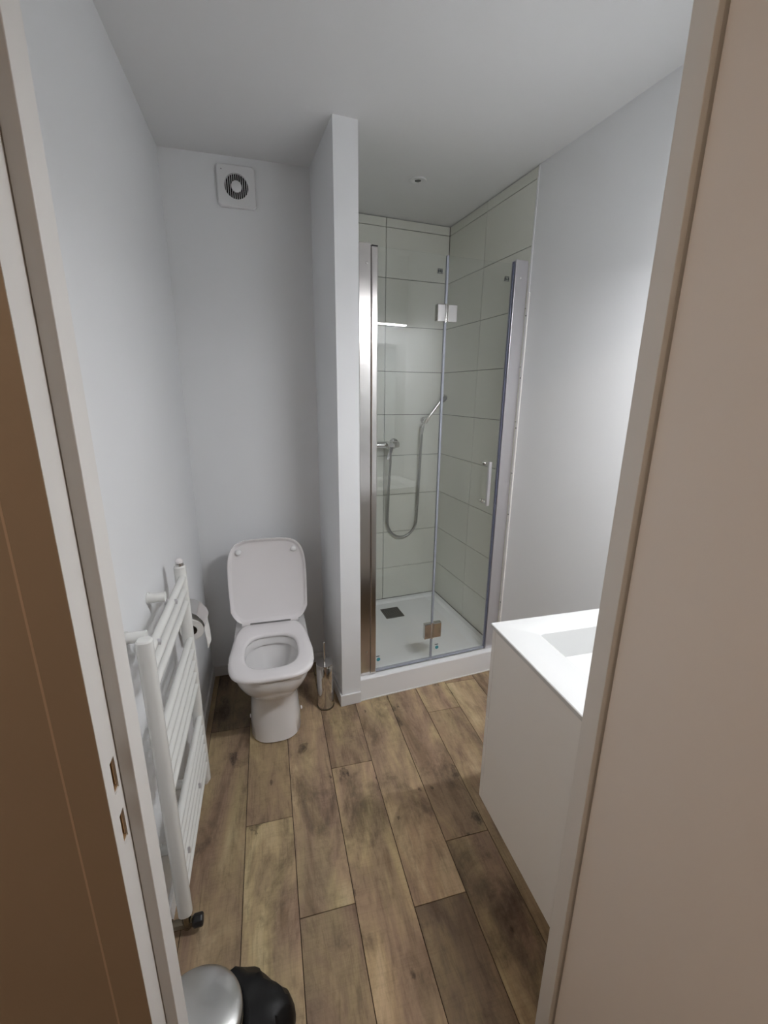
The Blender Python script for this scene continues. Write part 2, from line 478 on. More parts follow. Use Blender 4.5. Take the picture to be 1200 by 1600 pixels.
# baseboards
BBH = 0.062
struct(B('baseboard_left', M['trim'], None, LX, LX + 0.011, 0.592, BY, 0, BBH, bevel=0.002), 'white baseboard along the left wall', 'baseboard')
bm = bmesh.new(); box(bm, LX + 0.011, 0.255, BY - 0.011, BY, 0, BBH)
struct(obj('baseboard_back', bm, M['trim'], bevel=0.002), 'white baseboard along the wall behind the toilet', 'baseboard')
bm = bmesh.new()
prism(bm, [sh(-0.108, -0.011), sh(0.0, -0.011), sh(0.0, 0.0), sh(-0.097, 0.0), sh(-0.097, 0.40), sh(-0.108, 0.40)], 0, BBH)
struct(obj('baseboard_middle', bm, M['trim'], bevel=0.002), 'white baseboard wrapped round the partition end', 'baseboard')
bm = bmesh.new()
prism(bm, [sh(0.834, -0.004), sh(0.823, -0.004), sh(0.823, -0.72), sh(0.834, -0.72)], 0, BBH)
struct(obj('baseboard_right', bm, M['trim'], bevel=0.002), 'white baseboard along the right wall beside the vanity', 'baseboard')

# ------------------------------------------------------------------ towel radiator on the left wall
RXC = -0.310
rad = thing('towel_radiator', 'white ladder towel radiator on the left wall', 'radiator', (RXC, 1.265, 0))
RY0, RY1 = 1.03 - 1.265, 1.50 - 1.265
def dcol(yc, z0, z1):
    bm = bmesh.new()
    prof = []
    for k in range(16):
        a = 2 * math.pi * k / 16
        x = 0.019 * math.copysign(abs(math.cos(a)) ** 0.75, math.cos(a)); y = 0.0175 * math.copysign(abs(math.sin(a)) ** 0.75, math.sin(a))
        prof.append((x, yc + y))
    def ring(s, z): return [(x * s, yc + (y - yc) * s, z) for x, y in prof]
    loft(bm, [ring(0.8, z0), ring(1, z0 + 0.004), ring(1, z1 - 0.004), ring(0.8, z1)])
    return obj('column', bm, M['enamel'], rad, smooth=True)
dcol(RY0, 0.075, 0.975); dcol(RY1, 0.075, 0.975)
for z in (0.935, 0.888, 0.841, 0.700, 0.653, 0.606, 0.559, 0.512, 0.372, 0.330, 0.288, 0.246, 0.204, 0.162):
    T('bar', M['enamel'], rad, [(0.006, RY0 + 0.008, z), (0.006, RY1 - 0.008, z)], 0.0115, 12)
for z in (0.955, 0.265):
    for y in (RY0 + 0.052, RY0 + 0.275):
        bm = bmesh.new()
        tube(bm, [(-0.0575, y, z), (-0.008, y, z)], 0.0145, 16)
        tube(bm, [(-0.0575, y, z), (-0.052, y, z)], 0.0165, 16)
        br = obj('wall_bracket', bm, M['enamel'], rad, smooth=True)
        bm = bmesh.new(); tube(bm, [(-0.012, y, z - 0.018), (0.022, y, z - 0.020)], 0.008, 10)
        obj('bracket_clip', bm, M['pale_alu'], br, smooth=True)
vt = Lz('air_vent', M['chrome'], rad, [(0.013, 0.975), (0.0135, 0.982), (0.010, 0.983), (0.010, 0.986)], (0, RY1, 0), n=20)
Lz('vent_cap', M['plastic'], vt, [(0.012, 0.986), (0.012, 0.994), (0.007, 0.999), (0.003, 1.0)], (0, RY1, 0), n=20)
Lz('end_plug', M['plastic'], rad, [(0.009, 0.060), (0.012, 0.066), (0.012, 0.075)], (0, RY1, 0), n=16)
vb = bmesh.new()
tube(vb, [(0, RY0, 0.074), (0, RY0, 0.040)], 0.0125, 14)
tube(vb, [(-0.046, RY0, 0.036), (0.016, RY0, 0.036)], 0.0135, 8)
tube(vb, [(-0.056, RY0, 0.036), (-0.040, RY0, 0.036)], 0.018, 16)
tube(vb, [(0, RY0, 0.034), (0, RY0, 0.018)], 0.010, 12)
vv = obj('radiator_valve', vb, M['nickel'], rad, smooth=True, ang=30); vv['label'] = 'dark metal valve under the near column'
kb = bmesh.new()
lathe(kb, [(0.014, 0.016), (0.018, 0.02), (0.0185, 0.040), (0.0155, 0.045)], 8, (0, RY0, 0.036), 'x')
obj('valve_knob', kb, M['black'], rad, bevel=0.002)['label'] = 'black angular valve knob'

# ------------------------------------------------------------------ toilet
TX = -0.036
toi = thing('toilet', 'white ceramic toilet with its lid up against the back wall', 'toilet', (TX, 1.95, 0))
OY = 1.95
def spow(c, e): return math.copysign(abs(c) ** e, c)
def pan_ring(w, yf, yc, yb, z, n=2.7, k=40, wb=None):
    wb = w if wb is None else wb
    pts = []
    for i in range(k + 1):
        a = math.pi * i / k
        pts.append((w * spow(math.cos(a), 2 / n), yc - OY - (yc - yf) * spow(math.sin(a), 2 / n), z))
    for t in (0.35, 0.7, 1.0):
        pts.append((-(w + (wb - w) * t), yc - OY + (yb - yc) * t, z))
    for t in (1.0, 0.7, 0.35):
        pts.append(((w + (wb - w) * t), yc - OY + (yb - yc) * t, z))
    return pts
NR = 41 + 6
def hole_ring(w, yf, yb, z, n=2.3):
    yc = (yf + yb) / 2; d = (yb - yf) / 2
    pts = []
    for i in range(41):
        a = math.pi * i / 40
        pts.append((w * spow(math.cos(a), 2 / n), yc - OY - d * spow(math.sin(a), 2 / n), z))
    for i in range(1, 7):
        a = math.pi + math.pi * i / 7
        pts.append((w * spow(math.cos(a), 2 / n), yc - OY - d * spow(math.sin(a), 2 / n), z))
    return pts
bk = BY - 0.004
bm = bmesh.new()
loft(bm, [
    pan_ring(0.113, 1.712, 1.86, bk - 0.02, 0.000, wb=0.11),
    pan_ring(0.118, 1.705, 1.86, bk - 0.01, 0.006, wb=0.115),
    pan_ring(0.114, 1.712, 1.86, bk, 0.08, wb=0.115),
    pan_ring(0.108, 1.722, 1.86, bk, 0.16, wb=0.12),
    pan_ring(0.107, 1.722, 1.86, bk, 0.205, wb=0.125),
    pan_ring(0.114, 1.706, 1.86, bk, 0.232, wb=0.13),
    pan_ring(0.133, 1.672, 1.86, bk, 0.265, wb=0.145),
    pan_ring(0.155, 1.632, 1.86, bk, 0.305, wb=0.16),
    pan_ring(0.169, 1.606, 1.86, bk, 0.345, wb=0.168),
    pan_ring(0.175, 1.596, 1.86, bk, 0.380, wb=0.172),
    pan_ring(0.175, 1.596, 1.86, bk, 0.394, wb=0.172),
    pan_ring(0.170, 1.602, 1.86, bk - 0.005, 0.399, wb=0.168),
    hole_ring(0.126, 1.655, 1.955, 0.399),
    hole_ring(0.122, 1.662, 1.950, 0.392),
    hole_ring(0.121, 1.663, 1.949, 0.364),
    hole_ring(0.133, 1.650, 1.964, 0.361),
    hole_ring(0.131, 1.654, 1.961, 0.350),
    hole_ring(0.123, 1.664, 1.951, 0.330),
    hole_ring(0.108, 1.685, 1.930, 0.290),
    hole_ring(0.085, 1.715, 1.910, 0.250),
    hole_ring(0.062, 1.745, 1.900, 0.220),
    hole_ring(0.050, 1.765, 1.895, 0.190),
])
pan = obj('bowl', bm, M['ceramic'], toi, smooth=True, ang=50)
bm = bmesh.new(); loft(bm, [hole_ring(0.060, 1.748, 1.900, 0.214), hole_ring(0.061, 1.747, 1.901, 0.216)])
obj('water', bm, M['water'], pan)

def seat_ring(w, yf, yb, z, rear, n=3.4, k=56):
    pts = []
    yc = yf + (yb - yf) * 0.42
    for i in range(k):
        a = 2 * math.pi * i / k
        s, c = math.sin(a), math.cos(a)
        m = n if s <= 0 else 9.0
        y = yc + ((yb - yc) if s > 0 else (yc - yf)) * spow(s, 2 / m)
        t = max(0, (y - yc) / (yb - yc))
        ww = w * (1 - (1 - rear) * t ** 1.8)
        pts.append((ww * spow(c, 2 / m), y - OY, z))
    return pts
def hole2(w, yf, yb, z, n=2.9, k=56):
    yc = (yf + yb) / 2; d = (yb - yf) / 2
    return [(w * spow(math.cos(2 * math.pi * i / k), 2 / n), yc - OY + d * spow(math.sin(2 * math.pi * i / k), 2 / n), z) for i in range(k)]
bm = bmesh.new()
loft(bm, [
    seat_ring(0.176, 1.592, 2.045, 0.403, 0.80),
    seat_ring(0.181, 1.586, 2.048, 0.408, 0.80),
    seat_ring(0.182, 1.585, 2.050, 0.417, 0.80),
    seat_ring(0.178, 1.590, 2.046, 0.424, 0.80),
    seat_ring(0.166, 1.603, 2.036, 0.427, 0.80),
    hole2(0.126, 1.655, 1.948, 0.424),
    hole2(0.117, 1.665, 1.940, 0.419),
    hole2(0.114, 1.668, 1.937, 0.410),
    hole2(0.117, 1.664, 1.941, 0.403)], loop=True)
obj('seat', bm, M['plastic'], toi, smooth=True, ang=60)

# lid: built lying flat from its hinge (local y forward), then raised
def lid_ring(w, y0, y1, z, k=64):
    pts = []
    yc = y0 + (y1 - y0) * 0.5
    for i in range(k):
        a = 2 * math.pi * i / k
        s, c = math.sin(a), math.cos(a)
        m = 4.4 if s > 0 else 13.0
        y = yc + (y1 - y0) / 2 * spow(s, 2 / m)
        t = min(1.0, max(0.0, (y - y0) / (y1 - y0)))
        ww = w * (0.82 + 0.18 * min(1, t / 0.17) ** 0.9) * (1 - 0.05 * max(0, (t - 0.55) / 0.45) ** 2)
        pts.append((ww * spow(c, 2 / m), y, z))
    return pts
bm = bmesh.new()
loft(bm, [
    lid_ring(0.170, 0.020, 0.400, 0.000),
    lid_ring(0.178, 0.014, 0.408, 0.006),
    lid_ring(0.181, 0.010, 0.412, 0.014),
    lid_ring(0.189, 0.002, 0.420, 0.017),
    lid_ring(0.1895, 0.001, 0.421, 0.008),
    lid_ring(0.188, 0.002, 0.419, -0.004),
    lid_ring(0.180, 0.012, 0.410, -0.010),
    lid_ring(0.15, 0.04, 0.375, -0.013)])
lid = obj('lid', bm, M['plastic'], toi, smooth=True, ang=50)
lid.location = (0.0, 2.058 - OY, 0.428)
TH = R(79)             # opened past upright, leaning back; local z faces the room
lid.rotation_euler = (TH, 0, 0)
for sx in (-1, 1):
    bm = bmesh.new(); lathe(bm, [(0.0135, 0.0), (0.0145, 0.003), (0.0135, 0.008), (0.009, 0.011), (0.003, 0.012)], 20, (sx * 0.133, 0.358, 0.0), 'z')
    obj('bumper', bm, M['fanwhite'], lid, smooth=True)
for sx in (-1, 1):
    bm = bmesh.new()
    tube(bm, [(sx * 0.098, 2.052 - OY, 0.424), (sx * 0.138, 2.052 - OY, 0.424)], 0.0105, 14)
    box(bm, sx * 0.118 - 0.013, sx * 0.118 + 0.013, 2.045 - OY, 2.075 - OY, 0.399, 0.421)
    obj('hinge', bm, M['plastic'], toi, smooth=True, ang=30)
    Lz('fixing_cap', M['plastic'], toi, [(0.009, 0), (0.009, 0.005), (0.005, 0.008)], (sx * 0.118, 1.84 - OY, 0.06), 'x', 14).scale = (1, 1, 1)

# ------------------------------------------------------------------ toilet brush and holder
bx, by = 0.211, 1.898
bh = thing('brush_holder', 'polished steel toilet brush holder on the floor beside the partition', 'brush holder', (bx, by, 0))
Lz('cup', M['chrome'], bh, [(0.040, 0.006), (0.041, 0.010), (0.041, 0.243), (0.0395, 0.245), (0.038, 0.243), (0.038, 0.02), (0.0, 0.018)], n=40)
Lz('base_ring', M['nickel'], bh, [(0.039, 0.0), (0.043, 0.001), (0.043, 0.006), (0.040, 0.008)], n=40)
tb = thing('toilet_brush', 'steel toilet brush with a thin upright handle, standing in its holder', 'toilet brush', (bx, by, 0.02))
T('handle', M['chrome'], tb, [(0, 0, 0.10), (0, 0, 0.335)], 0.0045, 12)
Lz('handle_tip', M['chrome'], tb, [(0.0045, 0.333), (0.0062, 0.336), (0.0062, 0.343), (0.003, 0.346)], n=14)
Lz('lid', M['chrome'], tb, [(0.0415, 0.2255), (0.0425, 0.227), (0.0415, 0.231), (0.006, 0.235), (0.005, 0.237)], n=40)
bm = bmesh.new()
for i in range(60):
    a = i * 2.4; z = 0.012 + 0.0014 * i
    tube(bm, [(0, 0, z + 0.004), (0.033 * math.cos(a), 0.033 * math.sin(a), z)], 0.0008, 4)
br = obj('bristles', bm, M['bristle'], tb); br['kind'] = 'stuff'

# ------------------------------------------------------------------ paper holder and roll
PX, PY, PZ = -0.319, 1.665, 0.672
ph = thing('toilet_paper_holder', 'chrome covered paper holder on the left wall behind the radiator', 'paper holder', (PX, PY, PZ))
bm = bmesh.new()
prof = [(LX + 0.004 - PX, 0.075), (LX + 0.02 - PX, 0.076), (0.0, 0.070), (0.025, 0.052), (0.043, 0.026), (0.049, 0.004)]
rings = []
for (x, z) in prof: rings.append([(x, -0.052, z), (x, 0.058, z), (x, 0.058, z + 0.0022), (x, -0.052, z + 0.0022)])
loft(bm, rings)
obj('cover', bm, M['chrome'], ph, smooth=True, ang=45)
T('pin', M['chrome'], ph, [(0, -0.062, 0), (0, 0.066, 0)], 0.0055, 12)
bm = bmesh.new()
tube(bm, [(LX - PX + 0.002, 0.066, 0.074), (LX - PX + 0.03, 0.066, 0.06), (0, 0.066, 0.02), (0, 0.066, 0)], 0.004, 10)
box(bm, LX - PX + 0.0005, LX - PX + 0.006, -0.03, 0.07, 0.055, 0.085)
obj('arm', bm, M['chrome'], ph, smooth=True, ang=30)
bm = bmesh.new(); bmesh.ops.create_uvsphere(bm, u_segments=14, v_segments=10, radius=0.0075)
k = obj('knob', bm, M['chrome'], ph, smooth=True); k.location = (-0.012, -0.056, 0.075)
rl = thing('toilet_paper_roll', 'white toilet paper roll hanging in the chrome holder', 'toilet paper', (PX, PY, PZ - 0.008))
bm = bmesh.new()
lathe(bm, [(0.019, -0.048), (0.041, -0.048), (0.043, -0.046), (0.043, 0.046), (0.041, 0.048), (0.019, 0.048)], 32, (0, 0, 0), 'y', caps=False)
obj('paper', bm, M['paper'], rl, smooth=True)
bm = bmesh.new()
lathe(bm, [(0.0192, -0.0485), (0.0192, 0.0485), (0.0175, 0.0485), (0.0175, -0.0485)], 28, (0, 0, 0), 'y', caps=False)
obj('core', bm, M['card'], rl, smooth=True)
bm = bmesh.new()
pts = [(0.0436, 0.012), (0.0445, -0.010), (0.047, -0.035), (0.049, -0.062), (0.050, -0.088)]
rings = []
for i, (x, z) in enumerate(pts):
    e = 0.016 if i == len(pts) - 1 else 0.0
    rings.append([(x, -0.047, z + e * 0.1), (x, 0.047, z - e), (x + 0.0008, 0.047, z - e), (x + 0.0008, -0.047, z + e * 0.1)])
loft(bm, rings)
obj('loose_sheet', bm, M['paper'], rl, smooth=True, ang=45)

# ------------------------------------------------------------------ extractor fan
fan = thing('extractor_fan', 'square white extractor fan with a round grille on the back wall', 'fan', (-0.064, BY, 2.395))
HS, n = 0.0795, 48
bm = bmesh.new()
def sq(a, h):
    c, s = math.cos(a), math.sin(a); m = max(abs(c), abs(s)); return (h * c / m, h * s / m)
def rr(f, y): return [(f(2 * math.pi * (i + 0.5) / n)[0], y, f(2 * math.pi * (i + 0.5) / n)[1]) for i in range(n)]
ci = lambda r: (lambda a: (r * math.cos(a), r * math.sin(a)))
loft(bm, [rr(lambda a: sq(a, HS), -0.0005), rr(lambda a: sq(a, HS), -0.014), rr(lambda a: sq(a, HS - 0.004), -0.018), rr(ci(0.0495), -0.018), rr(ci(0.0485), -0.004)], True, False)
obj('cover', bm, M['fanwhite'], fan, smooth=True, ang=30)
bm = bmesh.new(); lathe(bm, [(0.0485, -0.0045), (0.0485, -0.006)], 40, (0, 0, 0), 'y')
obj('duct', bm, M['dark'], fan)
for i in range(-5, 6):
    x = i * 0.0086
    h = math.sqrt(max(0, 0.0487 ** 2 - x * x))
    if h < 0.012: continue
    B('slat', M['fanwhite'], fan, x - 0.0011, x + 0.0011, -0.0165, -0.010, -h, h)
Lz('hub', M['fanwhite'], fan, [(0.0215, -0.009), (0.0215, -0.0172), (0.020, -0.0182)], (0, 0, 0), 'y', 32)
Lz('screw', M['drain'], fan, [(0.0022, -0.0178), (0.0022, -0.0188)], (-0.058, 0, 0.058), 'y', 10)

# ------------------------------------------------------------------ shower
st = thing('shower_tray', 'white square shower tray with a raised front edge', 'shower tray', SO, SA)
bm = bmesh.new()
def rect(i, z, r=0.0): return [(0.0003 + i, -0.001 + i, z), (0.829 - i, -0.001 + i, z), (0.829 - i, 0.8165 - i, z), (0.0003 + i, 0.8165 - i, z)]
loft(bm, [rect(0, 0), rect(0, 0.121), rect(0.003, 0.125), rect(0.034, 0.125), rect(0.05, 0.112), rect(0.30, 0.106)])
obj('tray', bm, M['tray'], st, smooth=True, ang=20)
dr = B('drain_cover', M['drain'], st, 0.358, 0.484, 0.568, 0.698, 0.104, 0.1125, bevel=0.002)
bm = bmesh.new()
for k in range(4):
    i0 = 0.012 + 0.014 * k
    a, b, c, d = 0.358 + i0, 0.484 - i0, 0.568 + i0, 0.698 - i0
    w = 0.0022
    box(bm, a, b, c, c + w, 0.1125, 0.1129); box(bm, a, b, d - w, d, 0.1125, 0.1129)
    box(bm, a, a + w, c + w, d - w, 0.1125, 0.1129); box(bm, b - w, b, c + w, d - w, 0.1125, 0.1129)
obj('drain_grooves', bm, M['dark'], dr)
B('front_sealant', M['silicone'], st, 0.0, 0.834, -0.0045, -0.001, 0.0, 0.005)

sd = thing('shower_door', 'folding clear glass shower door in chrome profiles', 'shower door', SO, SA)
zb, zt = 0.126, 2.118
p = B('wall_profile', M['brushed'], sd, 0.0088, 0.060, 0.026, 0.066, zb, 2.122, bevel=0.0015)
p['label'] = 'wide chrome left wall profile'
for z in (2.05, 0.26):
    Lz('screw', M['chrome'], p, [(0.005, 0.0), (0.005, -0.002), (0.002, -0.0035)], (0.042, 0.026, z), 'y', 14)
s2 = B('door_stile', M['brushed'], sd, 0.0615, 0.090, 0.022, 0.060, zb + 0.003, 2.112, bevel=0.004)
s2['label'] = 'chrome stile that the door pivots on'
B('stile_cap', M['black'], sd, 0.0625, 0.089, 0.024, 0.058, 2.112, 2.1165)
p2 = B('wall_profile', M['pale_alu'], sd, 0.7595, 0.8245, 0.028, 0.064, zb, 2.135, bevel=0.0015)
p2['label'] = 'pale right wall profile'
B('profile_lip', M['pale_alu'], p2, 0.8245, 0.8300, 0.032, 0.064, zb, 2.128)
Lz('screw', M['chrome'], p2, [(0.005, 0.0), (0.005, -0.002), (0.002, -0.0035)], (0.790, 0.028, 2.06), 'y', 14)
GV0, GV1 = 0.040, 0.046
for (a, b) in ((0.090, 0.4105), (0.4215, 0.7525)):
    g = B('glass_panel', M['glass'], sd, a, b, GV0, GV1, zb + 0.012, zt)
    B('bottom_seal', M['seal'], g, a, b, GV0 - 0.003, GV1 + 0.003, zb + 0.001, zb + 0.014, bevel=0.002)
    # etched oval mark near the top right corner, teal dot sticker near the lower left one
    q = b - 0.030
    bm = bmesh.new()
    for k in range(3):
        box(bm, q - 0.012 + k * 0.0085, q - 0.0055 + k * 0.0085, GV0 - 0.0006, GV0 - 0.0001, zt - 0.071 + 0.001 * (k % 2), zt - 0.058)
    box(bm, q - 0.014, q + 0.014, GV0 - 0.0006, GV0 - 0.0001, zt - 0.0745, zt - 0.0725)
    box(bm, q - 0.012, q + 0.012, GV0 - 0.0006, GV0 - 0.0001, zt - 0.0565, zt - 0.0545)
    obj('glass_mark', bm, M['ink'], g)
    q = a + 0.020 if a < 0.2 else a + 0.030
    bm = bmesh.new(); lathe(bm, [(0.0105, 0), (0.0105, -0.0006)], 20, (q, GV0 - 0.0001, 0.196), 'y')
    stk = obj('dot_sticker', bm, M['teal'], g)
    B('sticker_text', M['ink'], g, q - 0.013, q + 0.006, GV0 - 0.0006, GV0 - 0.0001, 0.213, 0.2175)
B('fold_seal', M['seal'], sd, 0.4108, 0.4162, GV0 - 0.003, GV1 + 0.003, zb + 0.004, zt, bevel=0.001)
B('fold_seal', M['seal'], sd, 0.4166, 0.4212, GV0 - 0.002, GV1 + 0.004, zb + 0.004, zt, bevel=0.001)
B('edge_seal', M['bluesseal'], sd, 0.7527, 0.7568, GV0 - 0.004, GV1 + 0.004, zb + 0.004, 2.128, bevel=0.001)
for z0, z1 in ((1.852, 1.924), (0.262, 0.352)):
    h = B('hinge', M['chrome'], sd, 0.370, 0.4115, 0.030, 0.0565, z0, z1, bevel=0.004)
    B('hinge_leaf', M['chrome'], h, 0.4205, 0.470, 0.030, 0.0565, z0, z1, bevel=0.004)
    T('hinge_pin', M['chrome'], h, [(0.416, 0.036, z0 - 0.002), (0.416, 0.036, z1 + 0.002)], 0.0055, 12)
hd = B('pull_handle', M['pale_alu'], sd, 0.673, 0.689, -0.006, 0.010, 0.990, 1.217, bevel=0.003)
for z in (1.006, 1.201):
    bm = bmesh.new(); tube(bm, [(0.681, 0.010, z), (0.681, GV0, z)], 0.0075, 14); tube(bm, [(0.681, GV0 - 0.003, z), (0.681, GV0, z)], 0.011, 14)
    tube(bm, [(0.681, GV1, z), (0.681, GV1 + 0.014, z)], 0.010, 14)
    obj('standoff', bm, M['chrome'], hd, smooth=True, ang=30)

# mixer on the rear tiled wall
mx = thing('shower_mixer', 'chrome single lever shower mixer on the rear tiles', 'mixer tap', SO, SA)
VB = 0.8175
T('body', M['chrome'], mx, [(0.325, VB - 0.062, 1.225), (0.345, VB - 0.062, 1.225), (0.475, VB - 0.062, 1.225), (0.495, VB - 0.062, 1.225)], [0.019, 0.022, 0.022, 0.019], 24)
for u in (0.335, 0.485):
    Lz('rosette', M['chrome'], mx, [(0.033, 0), (0.033, -0.006), (0.022, -0.018), (0.014, -0.022), (0.014, -0.062)], (u, VB, 1.225), 'y', 28)
Lz('cartridge', M['chrome'], mx, [(0.022, -0.04), (0.024, -0.09), (0.024, -0.115), (0.018, -0.122)], (0.425, VB, 1.225), 'y', 28)
bm = bmesh.new()
pts = [(0.428, VB - 0.112, 1.228), (0.418, VB - 0.126, 1.20), (0.398, VB - 0.143, 1.165), (0.386, VB - 0.150, 1.145)]
rings = []
for i, q in enumerate(pts):
    w = (0.013, 0.012, 0.011, 0.010)[i]
    rings.append([(q[0] - w, q[1] - 0.005, q[2]), (q[0] + w, q[1] - 0.005, q[2]), (q[0] + w, q[1] + 0.004, q[2]), (q[0] - w, q[1] + 0.004, q[2])])
loft(bm, rings)
obj('lever', bm, M['chrome'], mx, bevel=0.003)
T('hose_outlet', M['chrome'], mx, [(0.440, VB - 0.062, 1.205), (0.440, VB - 0.062, 1.175)], 0.011, 16)
sb = thing('shower_bracket', 'chrome wall bracket holding the hand shower', 'bracket', SO, SA)
T('wall_plate', M['chrome'], sb, [(0.690, VB, 1.372), (0.690, VB - 0.012, 1.372)], 0.019, 20)
bm = bmesh.new(); tube(bm, [(0.690, VB - 0.012, 1.372), (0.686, VB - 0.040, 1.375)], 0.010, 14)
tube(bm, [(0.682, VB - 0.052, 1.360), (0.697, VB - 0.060, 1.392)], 0.0155, 14)
obj('cradle', bm, M['chrome'], sb, smooth=True, ang=30)
hs = thing('hand_shower', 'slim chrome hand shower with a looping metal hose', 'hand shower', SO, SA)
ax = Vector((0.112, -0.012, 0.150)).normalized()
p0 = Vector((0.684, VB - 0.055, 1.366))
T('handle', M['chrome'], hs, [p0 - ax * 0.02, p0, p0 + ax * 0.05, p0 + ax * 0.17], [0.0085, 0.0105, 0.0105, 0.009], 14)
hp = p0 + ax * 0.185
bm = bmesh.new()
nrm = Vector((0.25, -0.75, -0.6)).normalized()
tube(bm, [hp - nrm * 0.010, hp - nrm * 0.004, hp + nrm * 0.010, hp + nrm * 0.013], [0.012, 0.026, 0.030, 0.027], 24)
obj('spray_head', bm, M['chrome'], hs, smooth=True, ang=35)
bm = bmesh.new(); tube(bm, [hp + nrm * 0.0131, hp + nrm * 0.0145], [0.025, 0.024], 24)
obj('spray_face', bm, M['drain'], hs)
# hose: down from the mixer, round the loop and up into the bracket
pts = []
ua, ub, zl, zm = 0.440, 0.655, 0.60, 0.71
r = (ub - ua) / 2
pts.append((ua, VB - 0.062, 1.175)); pts.append((ua, VB - 0.060, 1.10)); pts.append((ua - 0.002, VB - 0.045, 0.95)); pts.append((ua, VB - 0.03, 0.82))
for i in range(0, 17):
    a = math.pi + math.pi * i / 16
    pts.append((ua + r + r * math.cos(a), VB - 0.022, zm + (r + 0.018) * math.sin(a)))
pts += [(ub + 0.004, VB - 0.024, 0.85), (ub + 0.007, VB - 0.032, 1.05), (ub + 0.006, VB - 0.045, 1.22), (ub + 0.006, VB - 0.052, 1.29), (ub + 0.012, VB - 0.054, 1.33)]
e = p0 - ax * 0.02
pts += [tuple(e)]
def smooth_path(ps, k=6):
    ps = [Vector(q) for q in ps]; out = []
    for i in range(len(ps) - 1):
        a, b, c, d = ps[max(i - 1, 0)], ps[i], ps[i + 1], ps[min(i + 2, len(ps) - 1)]
        for j in range(k):
            t = j / k
            out.append(0.5 * ((2 * b) + (c - a) * t + (2 * a - 5 * b + 4 * c - d) * t * t + (3 * b - a - 3 * c + d) * t ** 3))
    out.append(ps[-1]); return out
hp_ = smooth_path(pts, 6)
T('hose', M['hose'], hs, hp_, 0.0085, 10)
T('hose_cone', M['chrome'], hs, [p0 - ax * 0.022, p0 - ax * 0.05], [0.0095, 0.0085], 14)

# recessed spot in the shower ceiling
sp = thing('ceiling_spotlight', 'small unlit round recessed spotlight in the shower ceiling', 'spotlight', (0.757, 2.272, CH))
Lz('ring', M['fanwhite'], sp, [(0.040, -0.0005), (0.040, -0.004), (0.036, -0.006), (0.018, -0.005), (0.015, -0.003), (0.015, -0.0008)], n=36)
Lz('lens', M['lens'], sp, [(0.0145, -0.002), (0.0145, -0.0035)], n=24)

# ------------------------------------------------------------------ vanity against the doorway wall
VX0, VX1, VY0, VY1, VT = 0.614, 1.300, 0.5925, 1.046, 0.885
va = thing('vanity_unit', 'white wall-hung vanity cabinet right of the doorway', 'cabinet', (VX0, VY0, 0.243))
w_, d_, h_ = VX1 - VX0, VY1 - VY0, VT - 0.013 - 0.243
B('side_panel', M['vanity'], va, 0.006, 0.024, 0.0, d_ - 0.024, 0.0, h_)
B('side_panel', M['vanity'], va, w_ - 0.024, w_ - 0.006, 0.0, d_ - 0.024, 0.0, h_)
B('bottom_panel', M['vanity'], va, 0.024, w_ - 0.024, 0.0, d_ - 0.024, 0.0, 0.018)
B('back_panel', M['vanity'], va, 0.024, w_ - 0.024, 0.0, 0.008, 0.018, h_)
for z0, z1 in ((0.0, h_ / 2 - 0.001), (h_ / 2 + 0.001, h_ - 0.0015)):
    f = B('drawer', M['vanity'], va, 0.006, w_ - 0.006, d_ - 0.0225, d_ - 0.005, z0, z1, bevel=0.001)
    T('knob', M['chrome'], f, [(w_ / 2, d_ - 0.005, z1 - 0.05), (w_ / 2, d_ + 0.012, z1 - 0.05)], [0.007, 0.010], 16)
wa = thing('washbasin', 'white slab washbasin with a rectangular bowl on the vanity', 'washbasin', (VX0, VY0, VT - 0.013))
bm = bmesh.new()
def rr4(x0, x1, y0, y1, z, r, k=5):
    pts = []
    for cx, cy, a0 in ((x1 - r, y1 - r, 0), (x0 + r, y1 - r, 90), (x0 + r, y0 + r, 180), (x1 - r, y0 + r, 270)):
        for i in range(k + 1):
            a = R(a0 + 90 * i / k); pts.append((cx + r * math.cos(a), cy + r * math.sin(a), z))
    return pts
bx0, bx1, by0, by1 = 0.108, w_ - 0.108, 0.115, 0.364
zt_ = 0.013
loft(bm, [rr4(0, w_, 0, d_, 0.0, 0.003), rr4(0, w_, 0, d_, zt_ - 0.002, 0.003), rr4(0.002, w_ - 0.002, 0.002, d_ - 0.002, zt_, 0.003),
          rr4(bx0 - 0.004, bx1 + 0.004, by0 - 0.004, by1 + 0.004, zt_, 0.012), rr4(bx0, bx1, by0, by1, zt_ - 0.003, 0.012),
          rr4(bx0 + 0.012, bx1 - 0.012, by0 + 0.012, by1 - 0.012, -0.070, 0.02), rr4(bx0 + 0.03, bx1 - 0.03, by0 + 0.03, by1 - 0.03, -0.080, 0.02)], False, True)
obj('slab', bm, M['basin'], wa, smooth=True, ang=35)
Lz('waste', M['chrome'], wa, [(0.022, -0.0795), (0.022, -0.078), (0.014, -0.0775), (0.012, -0.079)], ((bx0 + bx1) / 2, (by0 + by1) / 2, 0), n=24)
tp = thing('basin_tap', 'chrome basin tap at the back of the white washbasin', 'tap', ((VX0 + VX1) / 2, VY0 + 0.06, VT))
Lz('tap_body', M['chrome'], tp, [(0.026, 0.0005), (0.026, 0.006), (0.022, 0.01), (0.022, 0.10), (0.018, 0.105)], n=28)
T('spout', M['chrome'], tp, [(0, 0.0, 0.075), (0, 0.06, 0.080), (0, 0.115, 0.074), (0, 0.125, 0.066)], [0.013, 0.012, 0.011, 0.010], 14)
bm = bmesh.new(); box(bm, -0.008, 0.008, -0.02, 0.06, 0.110, 0.118); tube(bm, [(0, 0, 0.104), (0, 0, 0.112)], 0.012, 14)
obj('lever', bm, M['chrome'], tp, bevel=0.002)

